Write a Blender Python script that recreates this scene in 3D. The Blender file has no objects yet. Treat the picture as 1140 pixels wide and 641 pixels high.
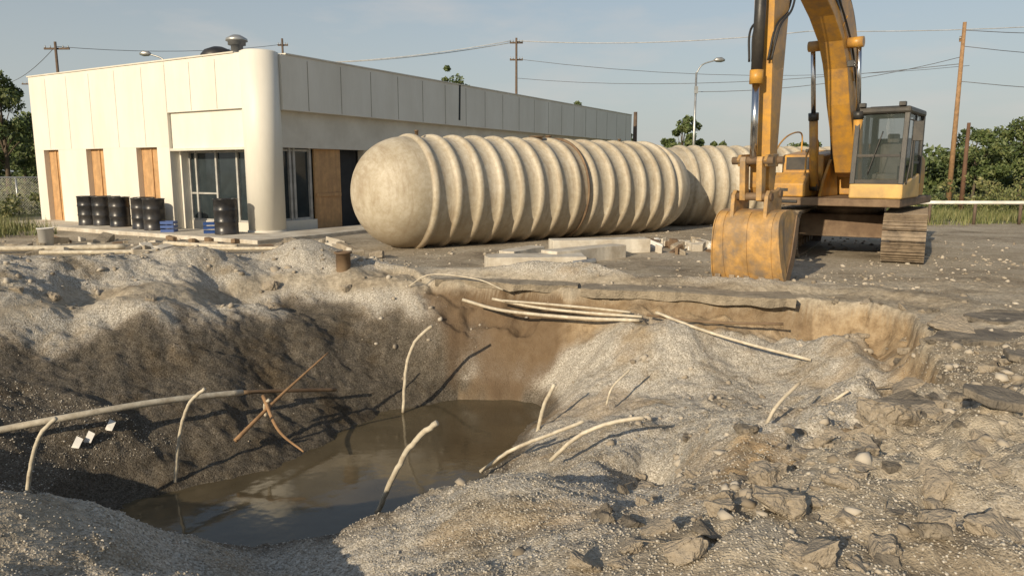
import bpy, math, random, bmesh
import numpy as np
from mathutils import Vector
from mathutils import noise as mn
random.seed(7); rng=np.random.default_rng(7)
scene=bpy.context.scene
CAMH=1.75
# ---------------------------------------------------------------- helpers
def unproject(px,py,Y):  # image pixel cast through the matched camera to a point at a guessed depth
    dz=-128.3+0.9877*(320-py); dy=809.9+0.1564*(320-py)
    return ((px-570)/dy*Y, Y, CAMH+dz/dy*Y)
def link(ob,parent=None):
    scene.collection.objects.link(ob)
    if parent is not None: ob.parent=parent
    return ob
def empty(name,loc=(0,0,0),rz=0,parent=None):
    e=bpy.data.objects.new(name,None); e.location=loc; e.rotation_euler=(0,0,rz); e.empty_display_size=.3
    return link(e,parent)
def mesh_obj(name,verts,faces,mat=None,parent=None,smooth=False,bevel=0):
    me=bpy.data.meshes.new(name)
    if isinstance(verts,np.ndarray): verts=verts.tolist()
    if isinstance(faces,np.ndarray): faces=faces.tolist()
    me.from_pydata(verts,[],faces)
    if mat: me.materials.append(mat)
    if smooth: me.polygons.foreach_set('use_smooth',[True]*len(me.polygons))
    me.update()
    ob=bpy.data.objects.new(name,me); link(ob,parent)
    if bevel>0:
        m=ob.modifiers.new('b','BEVEL'); m.width=bevel; m.segments=2; m.limit_method='ANGLE'; m.angle_limit=math.radians(40)
    return ob
BF=[(0,3,2,1),(4,5,6,7),(0,1,5,4),(1,2,6,5),(2,3,7,6),(3,0,4,7)]
def box(name,lo,hi,mat,parent=None,bevel=0,rot=None):
    x0,y0,z0=lo;x1,y1,z1=hi
    c=Vector(((x0+x1)/2,(y0+y1)/2,(z0+z1)/2))
    v=[Vector(p)-c for p in [(x0,y0,z0),(x1,y0,z0),(x1,y1,z0),(x0,y1,z0),(x0,y0,z1),(x1,y0,z1),(x1,y1,z1),(x0,y1,z1)]]
    ob=mesh_obj(name,[tuple(p) for p in v],BF,mat,parent,False,bevel)
    ob.location=c
    if rot: ob.rotation_euler=rot
    return ob
def prism(name,poly,y0,y1,mat,parent=None,bevel=0):
    n=len(poly)
    a=sum(poly[i][0]*poly[(i+1)%n][1]-poly[(i+1)%n][0]*poly[i][1] for i in range(n))
    if a<0: poly=poly[::-1]
    v=[(p[0],y0,p[1]) for p in poly]+[(p[0],y1,p[1]) for p in poly]
    f=[tuple(range(n)),tuple(range(2*n-1,n-1,-1))]
    for i in range(n):
        j=(i+1)%n; f.append((i,i+n,j+n,j))
    return mesh_obj(name,v,f,mat,parent,False,bevel)
def slab(name,poly,z0,z1,mat,parent=None,bevel=0):
    n=len(poly)
    v=[(p[0],p[1],z0) for p in poly]+[(p[0],p[1],z1) for p in poly]
    a=sum(poly[i][0]*poly[(i+1)%n][1]-poly[(i+1)%n][0]*poly[i][1] for i in range(n))
    if a<0: v=[(p[0],p[1],z0) for p in poly[::-1]]+[(p[0],p[1],z1) for p in poly[::-1]]
    f=[tuple(range(n-1,-1,-1)),tuple(range(n,2*n))]
    for i in range(n):
        j=(i+1)%n; f.append((i,j,j+n,i+n))
    return mesh_obj(name,v,f,mat,parent,False,bevel)
def ringtube(pts,rads,seg):
    pts=[Vector(p) for p in pts]; V=[];F=[]
    prev=None
    for i,p in enumerate(pts):
        d=(pts[min(i+1,len(pts)-1)]-pts[max(i-1,0)]).normalized()
        if prev is None: a=d.orthogonal().normalized()
        else: a=(prev-d*prev.dot(d)).normalized()
        prev=a; b=d.cross(a)
        for k in range(seg):
            t=2*math.pi*k/seg
            V.append(tuple(p+(a*math.cos(t)+b*math.sin(t))*rads[i]))
    for i in range(len(pts)-1):
        for k in range(seg):
            k2=(k+1)%seg
            F.append((i*seg+k,i*seg+k2,(i+1)*seg+k2,(i+1)*seg+k))
    F.append(tuple(range(seg-1,-1,-1))); n=(len(pts)-1)*seg
    F.append(tuple(range(n,n+seg)))
    return V,F
def rod(name,p,q,r,mat,parent=None,r2=None,seg=18,bevel=0):
    V,F=ringtube([p,q],[r,r if r2 is None else r2],seg)
    ob=mesh_obj(name,V,F,mat,parent,False,bevel)
    for pl in ob.data.polygons: pl.use_smooth=len(pl.vertices)==4
    return ob
def smoothpath(pts,n=8):
    P=[Vector(p) for p in pts]
    if len(P)<3: return [P[0].lerp(P[1],i/n) for i in range(n+1)]
    P=[P[0]*2-P[1]]+P+[P[-1]*2-P[-2]]; out=[]
    for i in range(1,len(P)-2):
        for k in range(n):
            t=k/n; a,b,c,d=P[i-1:i+3]
            out.append(.5*((2*b)+(c-a)*t+(2*a-5*b+4*c-d)*t*t+(3*b-a-3*c+d)*t**3))
    out.append(P[-2]); return out
def tube(name,pts,r,mat,parent=None,seg=10,r2=None,jit=0):
    P=smoothpath(pts)
    if jit: P=[p+Vector([random.uniform(-jit,jit) for _ in range(3)]) for p in P]
    n=len(P); R=[r+( (r2 if r2 is not None else r)-r)*i/(n-1) for i in range(n)]
    V,F=ringtube(P,R,seg)
    return mesh_obj(name,V,F,mat,parent,True)
def revolve(name,prof,mat,parent=None,seg=24,smooth=True):
    V=[];F=[]
    for (r,z) in prof:
        for k in range(seg):
            t=2*math.pi*k/seg; V.append((r*math.cos(t),r*math.sin(t),z))
    for i in range(len(prof)-1):
        for k in range(seg):
            k2=(k+1)%seg; F.append((i*seg+k,i*seg+k2,(i+1)*seg+k2,(i+1)*seg+k))
    return mesh_obj(name,V,F,mat,parent,smooth)
def join_boxes(name,items,mat,parent=None,bevel=0):
    V=[];F=[]
    for it in items:
        n=len(V); V+=it; F+=[tuple(n+i for i in f) for f in BF]
    return mesh_obj(name,V,F,mat,parent,False,bevel)
# ---------------------------------------------------------------- numpy noise
def hsh(ix,iy,seed):
    n=(ix.astype(np.int64)*374761393+iy.astype(np.int64)*668265263+seed*1274126177)&0xffffffff
    n=((n^(n>>13))*1274126177)&0xffffffff
    n=n^(n>>16)
    return (n&0xffff)/65535.0
def vnoise(x,y,seed=0):
    ix=np.floor(x);iy=np.floor(y);fx=x-ix;fy=y-iy
    fx=fx*fx*fx*(fx*(fx*6-15)+10);fy=fy*fy*fy*(fy*(fy*6-15)+10)
    a=hsh(ix,iy,seed);b=hsh(ix+1,iy,seed);c=hsh(ix,iy+1,seed);d=hsh(ix+1,iy+1,seed)
    return ((a*(1-fx)+b*fx)*(1-fy)+(c*(1-fx)+d*fx)*fy)*2-1
def fbm(x,y,f,o=4,seed=0,g=.5):
    s=0;a=1
    for i in range(o):
        ca,sa=math.cos(.7*i+.3),math.sin(.7*i+.3)
        s=s+a*vnoise((x*ca-y*sa)*f,(x*sa+y*ca)*f,seed+i*17); a*=g;f*=2.03
    return s
# ---------------------------------------------------------------- materials
def newmat(name):
    m=bpy.data.materials.new(name); m.use_nodes=True
    return m,m.node_tree.nodes,m.node_tree.links,m.node_tree.nodes['Principled BSDF']
def ramp(nodes,stops):
    r=nodes.new('ShaderNodeValToRGB'); el=r.color_ramp.elements
    el[0].position=stops[0][0]; el[0].color=(*stops[0][1],1)
    el[1].position=stops[-1][0]; el[1].color=(*stops[-1][1],1)
    for p,c in stops[1:-1]:
        e=el.new(p); e.color=(*c,1)
    return r
def noise(nodes,links,vec,scale,detail=4,rough=.6):
    n=nodes.new('ShaderNodeTexNoise'); n.inputs['Scale'].default_value=scale
    n.inputs['Detail'].default_value=detail; n.inputs['Roughness'].default_value=rough
    links.new(vec,n.inputs['Vector']); return n
def mixc(nodes,links,fac,a,b,mode='MIX'):
    m=nodes.new('ShaderNodeMix'); m.data_type='RGBA'; m.blend_type=mode
    if isinstance(fac,(int,float)): m.inputs[0].default_value=fac
    else: links.new(fac,m.inputs[0])
    for i,s in ((6,a),(7,b)):
        if isinstance(s,tuple): m.inputs[i].default_value=(*s[:3],1)
        else: links.new(s,m.inputs[i])
    return m.outputs[2]
def bump(nodes,links,bsdf,h,strength,dist,prev=None):
    b=nodes.new('ShaderNodeBump'); b.inputs['Strength'].default_value=strength; b.inputs['Distance'].default_value=dist
    links.new(h,b.inputs['Height'])
    if prev: links.new(prev,b.inputs['Normal'])
    links.new(b.outputs[0],bsdf.inputs['Normal']); return b.outputs[0]
def simple(name,col,rough=.6,metal=0,var=.25,scale=3,dirt=None,dscale=1.5,damt=.5,bmp=.15,bscale=40,bdist=.01,space='Object',vstretch=None):
    m,n,l,b=newmat(name)
    tc=n.new('ShaderNodeTexCoord'); v=tc.outputs[space]
    nz=noise(n,l,v,scale)
    lo=tuple(c*(1-var) for c in col); hi=tuple(min(1,c*(1+var)) for c in col)
    r=ramp(n,[(.3,lo),(.7,hi)]); l.new(nz.outputs[0],r.inputs[0]); c=r.outputs[0]
    if dirt:
        vv=v
        if vstretch:
            mp=n.new('ShaderNodeMapping'); mp.inputs['Scale'].default_value=vstretch; l.new(v,mp.inputs[0]); vv=mp.outputs[0]
        nd=noise(n,l,vv,dscale,6,.7); rr=ramp(n,[(.5-.1,(0,0,0)),(.5+.17,(damt,)*3)]); l.new(nd.outputs[0],rr.inputs[0])
        c=mixc(n,l,rr.outputs[0],c,dirt)
    l.new(c,b.inputs['Base Color'])
    b.inputs['Roughness'].default_value=rough; b.inputs['Metallic'].default_value=metal
    if bmp>0:
        nb=noise(n,l,v,bscale,3); bump(n,l,b,nb.outputs[0],bmp,bdist)
    return m
M={}
M['white']=simple('white_panel',(.76,.73,.645),.5,var=.03,scale=.6,dirt=(.48,.43,.33),dscale=.9,damt=.3,bmp=.0,vstretch=(1,1,.25))
M['white2']=simple('white_panel_dirty',(.68,.64,.55),.6,var=.05,scale=1.2,dirt=(.42,.37,.28),dscale=1.1,damt=.4,bmp=.03)
M['seam']=simple('panel_seam',(.30,.27,.22),.7)
M['ply']=simple('plywood',(.52,.31,.14),.7,var=.2,scale=5,dirt=(.34,.2,.1),dscale=3,damt=.7,vstretch=(3,3,.4))
M['frame']=simple('window_frame',(.42,.41,.38),.4)
M['dark']=simple('dark_interior',(.03,.032,.035),.8)
M['glass']=simple('shop_glass',(.03,.04,.045),.06,var=.2,bmp=.02,bscale=3)
M['roof']=simple('roof_membrane',(.2,.19,.18),.9)
M['galv']=simple('galvanised',(.45,.45,.43),.4,.7)
M['yellow']=simple('worn_yellow_paint',(.58,.30,.045),.42,var=.12,scale=2,dirt=(.25,.16,.09),dscale=3.2,damt=.85,bmp=.06)
M['yellowc']=simple('cab_cream_yellow',(.62,.40,.13),.42,var=.1,scale=2,dirt=(.27,.19,.11),dscale=3.2,damt=.5,bmp=.04)
M['yellowd']=simple('scraped_bucket_paint',(.47,.275,.09),.5,var=.35,scale=5,dirt=(.22,.17,.12),dscale=3.5,damt=1.0,bmp=.45,bscale=14)
M['black']=simple('black_paint',(.025,.025,.025),.45,dirt=(.12,.1,.07),damt=.4)
M['hose']=simple('rubber_hose',(.02,.02,.02),.6)
M['steel']=simple('bright_steel',(.6,.6,.6),.18,1,var=.05,bmp=.02)
M['track']=simple('track_steel',(.17,.13,.09),.65,.1,var=.4,scale=9,dirt=(.32,.25,.17),dscale=5,damt=.85)
M['rust']=simple('dirty_frame',(.15,.095,.055),.7,.1,dirt=(.28,.20,.12),damt=.7)
M['drum']=simple('drum_black',(.018,.019,.022),.32,var=.3,dirt=(.12,.1,.08),damt=.35)
M['blue']=simple('blue_plastic',(.03,.08,.26),.5)
M['bucketw']=simple('white_plastic',(.75,.74,.7),.5,dirt=(.4,.35,.3))
M['wood']=simple('pole_wood',(.30,.18,.09),.85,var=.3,scale=6)
M['woodd']=simple('pole_wood_dark',(.12,.085,.06),.85,var=.3,scale=6)
M['conc']=simple('old_concrete',(.60,.56,.48),.85,var=.15,scale=4,dirt=(.34,.28,.20),dscale=1.6,damt=.8,bmp=.5,bscale=30)
M['pipe']=simple('weathered_pipe',(.60,.54,.42),.6,var=.2,scale=8,dirt=(.34,.27,.18),dscale=10,damt=.7)
M['asph']=simple('broken_asphalt',(.23,.195,.145),.95,var=.35,scale=5,dirt=(.42,.355,.26),dscale=2.2,damt=.9,bmp=.9,bscale=30,bdist=.03)
M['asphd']=simple('asphalt_dark',(.12,.105,.085),.95,var=.4,scale=6,dirt=(.33,.28,.21),dscale=3.2,damt=.8,bmp=.9,bscale=30,bdist=.03)
M['chunk']=simple('crusted_chunk',(.37,.315,.24),.95,var=.3,scale=6,dirt=(.20,.165,.12),dscale=5,damt=.8,bmp=1.0,bscale=22,bdist=.03)
M['bark']=simple('bark',(.10,.075,.05),.9)
M['wire']=simple('wire',(.12,.12,.13),.6)
M['wirel']=simple('wire_bright',(.42,.43,.44),.6)
M['rail']=simple('rail_paint',(.70,.68,.62),.6)
def rockmat(name,a,b_,c):
    m,n,l,b=newmat(name)
    g=n.new('ShaderNodeNewGeometry')
    r=ramp(n,[(0,a),(.5,b_),(1,c)]); l.new(g.outputs['Random Per Island'],r.inputs[0])
    l.new(r.outputs[0],b.inputs['Base Color'])
    b.inputs['Roughness'].default_value=.93
    return m
M['rock']=rockmat('rubble_stone',(.20,.165,.12),(.36,.31,.24),(.50,.45,.37))
M['pebble']=rockmat('pea_gravel',(.26,.23,.18),(.40,.365,.30),(.55,.51,.44))
def leafmat(name,a,b_,c,sc=.8):
    m,n,l,b=newmat(name)
    g=n.new('ShaderNodeNewGeometry')
    nz=noise(n,l,g.outputs['Position'],sc,2)
    mx=n.new('ShaderNodeMath'); mx.operation='MULTIPLY_ADD'; mx.inputs[1].default_value=.35
    l.new(g.outputs['Random Per Island'],mx.inputs[0])
    sub=n.new('ShaderNodeMath'); sub.operation='SUBTRACT'; sub.inputs[1].default_value=.17
    l.new(nz.outputs[0],sub.inputs[0]); l.new(sub.outputs[0],mx.inputs[2])
    r=ramp(n,[(.3,a),(.5,b_),(.72,c)]); l.new(mx.outputs[0],r.inputs[0])
    l.new(r.outputs[0],b.inputs['Base Color']); b.inputs['Roughness'].default_value=.6
    return m
M['leaf']=leafmat('foliage',(.045,.07,.02),(.085,.12,.035),(.15,.17,.06))
M['weed']=leafmat('weeds',(.08,.10,.03),(.15,.17,.055),(.26,.24,.10),2)
def tankmat():
    m,n,l,b=newmat('fibreglass_tank')
    tc=n.new('ShaderNodeTexCoord'); v=tc.outputs['Object']
    n1=noise(n,l,v,.8,5,.6); r1=ramp(n,[(.3,(.42,.365,.27)),(.5,(.52,.465,.36)),(.7,(.60,.545,.44))]); l.new(n1.outputs[0],r1.inputs[0])
    n2=noise(n,l,v,9,5,.75); r2=ramp(n,[(.38,(.78,.73,.64)),(.6,(1,1,1))]); l.new(n2.outputs[0],r2.inputs[0])
    c=mixc(n,l,.75,r1.outputs[0],r2.outputs[0],'MULTIPLY')
    mp=n.new('ShaderNodeMapping'); mp.inputs['Scale'].default_value=(5,.7,.7); l.new(v,mp.inputs[0])
    n3=noise(n,l,mp.outputs[0],1.6,5,.7); r3=ramp(n,[(.50,(0,0,0)),(.70,(.7,)*3)]); l.new(n3.outputs[0],r3.inputs[0])
    c=mixc(n,l,r3.outputs[0],c,(.30,.23,.15))
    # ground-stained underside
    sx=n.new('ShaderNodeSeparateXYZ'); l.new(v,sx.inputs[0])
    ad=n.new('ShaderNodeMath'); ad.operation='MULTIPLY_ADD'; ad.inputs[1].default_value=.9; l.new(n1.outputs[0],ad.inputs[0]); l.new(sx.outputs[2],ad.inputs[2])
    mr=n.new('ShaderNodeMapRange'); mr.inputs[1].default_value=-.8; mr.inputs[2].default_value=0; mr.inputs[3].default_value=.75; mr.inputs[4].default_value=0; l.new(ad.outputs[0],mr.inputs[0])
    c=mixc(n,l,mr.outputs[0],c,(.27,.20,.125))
    l.new(c,b.inputs['Base Color']); b.inputs['Roughness'].default_value=.6
    bump(n,l,b,n2.outputs[0],.18,.015)
    return m
M['tank']=tankmat()
def groundmat():
    m,n,l,b=newmat('ground')
    g=n.new('ShaderNodeNewGeometry'); P=g.outputs['Position']
    def attr(nm):
        a=n.new('ShaderNodeAttribute'); a.attribute_name=nm; return a.outputs['Fac']
    vo=n.new('ShaderNodeTexVoronoi'); vo.inputs['Scale'].default_value=75; l.new(P,vo.inputs['Vector'])
    sc=n.new('ShaderNodeSeparateColor'); l.new(vo.outputs['Color'],sc.inputs[0])
    rg=ramp(n,[(0,(.25,.22,.175)),(.35,(.38,.345,.285)),(.7,(.47,.435,.37)),(1,(.63,.59,.515))]); l.new(sc.outputs[0],rg.inputs[0])
    big=noise(n,l,P,1.3,4,.65); rb=ramp(n,[(.33,(.72,.65,.55)),(.5,(1,1,1)),(.75,(1.12,1.11,1.10))]); l.new(big.outputs[0],rb.inputs[0])
    grav=mixc(n,l,1.0,rg.outputs[0],rb.outputs[0],'MULTIPLY')
    mid=noise(n,l,P,7,4,.7)
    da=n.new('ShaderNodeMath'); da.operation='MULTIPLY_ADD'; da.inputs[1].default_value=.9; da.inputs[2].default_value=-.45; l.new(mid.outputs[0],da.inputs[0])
    da2=n.new('ShaderNodeMath'); da2.operation='ADD'; da2.use_clamp=True; l.new(attr('damp_shade'),da2.inputs[0])
    da3=n.new('ShaderNodeMath'); da3.operation='MULTIPLY'; l.new(da.outputs[0],da3.inputs[0]); l.new(attr('damp_shade'),da3.inputs[1]); l.new(da3.outputs[0],da2.inputs[1])
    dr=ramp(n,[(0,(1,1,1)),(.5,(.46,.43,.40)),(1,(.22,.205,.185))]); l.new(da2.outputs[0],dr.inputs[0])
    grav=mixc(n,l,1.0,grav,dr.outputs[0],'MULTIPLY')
    rso=ramp(n,[(.3,(.22,.155,.09)),(.5,(.36,.265,.16)),(.7,(.46,.36,.235))]); l.new(mid.outputs[0],rso.inputs[0])
    grav=mixc(n,l,attr('soil'),grav,rso.outputs[0])
    grav=mixc(n,l,attr('darksoil_shadow'),grav,(.12,.08,.048))
    np1=noise(n,l,P,.55,6,.72); rp=ramp(n,[(.32,(.20,.165,.12)),(.43,(.36,.305,.225)),(.55,(.47,.41,.315)),(.75,(.57,.51,.41))]); l.new(np1.outputs[0],rp.inputs[0])
    np2=noise(n,l,P,14,5,.75); rp2=ramp(n,[(.35,(.62,.61,.60)),(.65,(1.15,1.15,1.15))]); l.new(np2.outputs[0],rp2.inputs[0])
    pav=mixc(n,l,1.0,rp.outputs[0],rp2.outputs[0],'MULTIPLY')
    pav=mixc(n,l,attr('grass'),pav,(.13,.14,.06))
    c=mixc(n,l,attr('pit'),pav,grav)
    l.new(c,b.inputs['Base Color']); b.inputs['Roughness'].default_value=.95
    b.inputs['Specular IOR Level'].default_value=.2
    p1=bump(n,l,b,np2.outputs[0],.55,.045)
    inv=n.new('ShaderNodeMath'); inv.operation='SUBTRACT'; inv.inputs[0].default_value=1; l.new(vo.outputs['Distance'],inv.inputs[1])
    bump(n,l,b,inv.outputs[0],.6,.008,p1)
    return m
M['ground']=groundmat()
def watermat():
    m,n,l,b=newmat('muddy_water')
    g=n.new('ShaderNodeNewGeometry')
    nz=noise(n,l,g.outputs['Position'],.8,3); r=ramp(n,[(.35,(.065,.052,.03)),(.65,(.11,.088,.052))]); l.new(nz.outputs[0],r.inputs[0])
    l.new(r.outputs[0],b.inputs['Base Color']); b.inputs['Roughness'].default_value=.08
    nb=noise(n,l,g.outputs['Position'],4,2); bump(n,l,b,nb.outputs[0],.14,.02)
    return m
M['water']=watermat()
def cabglass():
    m,n,l,b=newmat('cab_glass')
    b.inputs['Base Color'].default_value=(.06,.075,.07,1); b.inputs['Roughness'].default_value=.04
    b.inputs['Alpha'].default_value=.42
    return m
M['cabglass']=cabglass()
# ---------------------------------------------------------------- terrain
CP=[(0,306,9.5),(60,300,10.5),(150,293,11.5),(240,290,12),(330,276,13),(400,298,12.3),(470,318,11.8),
(0,350,9),(0,400,8.3),(0,470,7.2),(0,540,6.3),(100,330,10.2),(100,400,8.8),(100,480,7.5),(100,550,7.0),
(200,335,10.2),(200,400,9.3),(200,470,8.2),(200,540,7.5),(265,318,11.4),(300,300,12.6),(330,330,11.7),(300,400,9.9),(300,460,8.9),(300,515,8.1),
(400,340,11.6),(400,400,10.6),(400,445,9.9),(400,475,9.3),(470,345,11.4),(470,400,10.9),(480,440,10.5),
(490,312,11.8),(520,335,11.4),(520,380,11.05),(530,430,10.7),(590,316,11.3),(590,340,11.15),(590,380,10.9),(590,425,10.6),(600,450,10.3),
(640,400,10.3),(640,440,9.6),(650,370,10.7),(650,320,11.05),(700,362,10.3),(745,355,10.15),(760,326,10.6),(800,375,9.8),(720,400,9.5),(700,440,8.8),(800,420,9.0),(860,400,9.4),
(900,395,9.2),(870,330,10.2),(875,358,10.05),(940,340,9.7),(960,345,9.3),(960,385,8.7),(940,430,8.2),(1000,350,9.0),(1000,390,8.0),(1030,352,8.8),(1010,390,7.1),(985,430,5.95),(930,470,5.0),(880,520,4.2),(830,570,3.65),(720,605,3.3),
(900,450,7.3),(880,480,6.3),(840,500,5.9),(780,480,6.9),(800,505,5.7),(740,500,6.6),(740,540,5.8),(690,470,7.4),(650,480,7.8),(650,510,6.7),(600,480,8.6),(560,510,7.9),
(690,492,6.5),(790,490,6.2),
(500,545,5.2),(560,530,5.3),(640,550,4.9),(700,575,4.4),(430,570,5.3),(330,603,5.2),(250,610,5.1),(300,640,4.4),(450,620,4.2),(600,600,3.9),(650,640,3.1),(500,640,3.6),
(0,553,3.8),(60,560,3.9),(120,575,4.0),(200,605,4.2),(100,620,3.5),(0,620,3.3),(230,640,4.0)]
cp=[unproject(*c) for c in CP]
cp+=[(-3.9,5.2,-1.0),(-2.8,5.5,-1.5),(-2.8,6.5,-2.0),(-1.5,7.4,-2.0),(-.6,9.0,-2.0),(-.1,9.8,-1.8),(-1.4,8.4,-1.95),(-1.2,6.3,-1.7),(-3.6,6.9,-1.7),
(-9,13,0.05),(-6,14.3,0),(-4,14.9,0),(-2,13.5,0),(0,13,0),(2,12.3,0),(4,11.8,0),(6,10.8,0),(8,13,0),(0,16,0),(-8,16,0),(8,16,0),
(5.2,7.5,.05),(6.5,8.5,.05),(8,10,0),(5,5,.05),(3.6,4,.05),(3,3,0),(6,3,0),(8,6,0),(2,2,0),(0,1.2,0),(-3,1.5,0),(-8,8,.2),(-9,10,.2),(-7,6,0),(-7,3,0),(-5,3,0),(0.2,2.4,0),(-1.8,3.0,-.15),(9,8,0),(9,3,0),(-10,14,0)]
cp=np.array(cp)
def phi(r2): return np.sqrt(r2+.12)
A=phi((cp[:,None,0]-cp[None,:,0])**2+(cp[:,None,1]-cp[None,:,1])**2)
A+=np.eye(len(cp))*(-.02)
wts=np.linalg.solve(A,cp[:,2])
def ss(t): t=np.clip(t,0,1); return t*t*(3-2*t)
HEAPS=[(-3.75,12.5,1.0,.7,.24),(-6.3,10.9,1.1,.8,.2),(-5.0,12.0,.9,.5,.16),(-2.2,12.1,.6,.4,.12),(-4.9,9.6,.7,.6,.16),(-6.6,9.0,.7,.6,.14),(-3.1,10.6,.5,.5,.16),(-5.9,10.0,.35,.3,-.1),(-4.2,11.2,.5,.35,-.12),
 (2.1,9.75,.85,.8,.18),(1.72,5.95,.42,.5,.20),(1.28,6.2,.24,.34,-.40),(2.6,6.9,.5,.6,.08),(.1,4.7,.7,.4,.07),(-3.0,3.7,.6,.3,.06),(3.3,3.6,.5,.35,.09),(2.4,3.1,.35,.3,.08),(4.4,5.1,.6,.4,.08),(1.1,3.35,.3,.25,.06),(3.0,4.3,.4,.25,-.08)]
def base_h(x,y):
    out=np.zeros_like(x)
    m=(x>-12)&(x<11)&(y>-1)&(y<18)
    xs=x[m];ys=y[m];o=np.zeros_like(xs)
    for i in range(0,len(xs),20000):
        a=xs[i:i+20000];bb=ys[i:i+20000]
        o[i:i+20000]=phi((a[:,None]-cp[None,:,0])**2+(bb[:,None]-cp[None,:,1])**2)@wts
    f=ss((xs+11.5)/2.5)*ss((10.5-xs)/2)*ss((ys+.5)/1.5)*ss((17.5-ys)/2.5)
    wx=xs+.12*vnoise(xs*2.1,ys*2.1,5);wy=ys+.12*vnoise(xs*2.3,ys*2.3,6)
    for (hx,hy,rx,ry,dz) in HEAPS:
        o=o+dz*np.exp(-((wx-hx)/rx)**2-((wy-hy)/ry)**2)
    out[m]=o*f
    return out
RIM=np.array([(-1.7,12.2,0),(-1.2,11.85,.4),(-.5,11.6,.8),(.25,11.38,.8),(1.0,11.1,.5),(1.8,10.85,.34),(2.6,10.55,.34),(3.4,10.3,.45),(4.1,10.1,.62),(4.75,9.7,.68),(4.95,9.1,.6),(4.7,8.2,.5),(4.35,7.2,.45),(3.8,6.15,.42),(3.0,5.4,.4),(2.3,4.75,.32),(1.75,4.1,.2),(1.2,3.55,.0)])
def rimdist(x,y):
    wx=x+.17*fbm(x,y,1.2,3,61,.5);wy=y+.13*fbm(x,y,1.3,3,71,.5)
    best=np.full(x.shape,99.);sg=np.zeros_like(x);dep=np.zeros_like(x)
    for i in range(len(RIM)-1):
        ax,ay,ac=RIM[i];bx,by,bc=RIM[i+1];dx,dy=bx-ax,by-ay
        t=np.clip(((wx-ax)*dx+(wy-ay)*dy)/(dx*dx+dy*dy),0,1)
        d=np.hypot(wx-ax-t*dx,wy-ay-t*dy); cr=dx*(wy-ay)-dy*(wx-ax)
        k=d<best; best=np.where(k,d,best); sg=np.where(k,np.where(cr>0,-1,1),sg); dep=np.where(k,ac+(bc-ac)*t,dep)
    return best*sg,dep
def H(x,y,full=False):
    x=np.atleast_1d(x).astype(float);y=np.atleast_1d(y).astype(float)
    b=base_h(x,y)
    s=np.full(x.shape,99.);dep=np.zeros_like(x)
    m=(x>-3.5)&(x<7)&(y>2.2)&(y<13.8)
    s[m],dep[m]=rimdist(x[m],y[m])
    w=ss((1.0-s)/.55)*(s>0)
    dd=dep*(1+.25*fbm(x,y,1.1,3,15))
    cut=-dd*(.60*ss(s/.11)+.40*ss((s-.08)/.38))+.05*fbm(x,y,4.5,2,19)*ss(s/.15)
    b2=np.where((s>0)&(s<1.2),b+(np.minimum(b,cut)-b)*w,b)
    up=ss((s+.9)/.5)*(s<=0)*(s>-1.2)*ss(dep/.2)
    b2=np.where((s<=0),b2*(1-up)+up*.0,b2)
    pit=np.clip((np.abs(b2)-.06)/.16,0,1)
    near=np.clip((13.5-y)/2,0,1)*np.clip((y+2)/2,0,1)*np.clip((11-np.abs(x))/3,0,1)
    rough=fbm(x,y,.9,3,3)*.07+fbm(x,y,3.1,4,11,.6)*.032
    crag=np.abs(fbm(x,y,1.3,5,23,.5))
    rightz=np.clip((x-1.2)/1.2,0,1)*np.clip((9.5-y)/2,0,1)
    rnear=rightz*np.clip((6.2-y)/2.0+.25,0,1)
    leftz=np.clip((-x-1.5)/2,0,1)*np.clip((y-7.5)/2,0,1)
    fb=fbm(x,y,1.8,3,87)*3.5; fl=np.floor(fb); blocky=(fl+ss((fb-fl-.8)/.2))/3.5
    z=b2+near*(rough*(.35+.65*pit)+rnear*(crag-.3)*.14+rightz*.055*blocky+rnear*.028*fbm(x,y,5.5,4,93,.65)+leftz*(crag-.3)*.07)
    z=z+leftz*near*.11*fbm(x,y,.9,3,33)
    z=z+near*(fbm(x,y,14,3,31,.6)*.008)
    z=z+(1-near)*fbm(x,y,.35,3,41)*.015
    return (z,b2,pit,s,dep) if full else z
def axis(lo,hi,step,outlo,outhi):
    mid=list(np.arange(lo,hi,step)); a=[];s=step;v=lo
    while v>outlo: s*=1.14; v-=s; a.append(v)
    c=[];s=step;v=mid[-1]
    while v<outhi: s*=1.14; v+=s; c.append(v)
    return np.array(a[::-1]+mid+c)
xs=axis(-8.5,8.5,.03,-900,900); ys=axis(2.2,14.5,.026,-300,1500)
nx,ny=len(xs),len(ys)
X,Y=np.meshgrid(xs,ys); Xf=X.ravel();Yf=Y.ravel()
Z,Bz,PIT,S,DEP=H(Xf,Yf,True)
me=bpy.data.meshes.new('ground')
co=np.stack([Xf,Yf,Z],1).astype(np.float32)
idx=np.arange(nx*ny).reshape(ny,nx)
q=np.stack([idx[:-1,:-1],idx[:-1,1:],idx[1:,1:],idx[1:,:-1]],-1).reshape(-1,4)
me.vertices.add(nx*ny); me.vertices.foreach_set('co',co.ravel())
me.loops.add(q.size); me.loops.foreach_set('vertex_index',q.ravel().astype(np.int32))
me.polygons.add(len(q)); me.polygons.foreach_set('loop_start',np.arange(0,q.size,4,dtype=np.int32)); me.polygons.foreach_set('loop_total',np.full(len(q),4,dtype=np.int32))
me.polygons.foreach_set('use_smooth',np.ones(len(q),dtype=bool))
me.update(); me.validate()
def setattr_(nm,v):
    a=me.attributes.new(nm,'FLOAT','POINT'); a.data.foreach_set('value',np.clip(v,0,1).astype(np.float32))
n1=fbm(Xf,Yf,1.5,3,77)
setattr_('pit',(np.abs(Bz)-.05+.05*n1)/.12)
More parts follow.
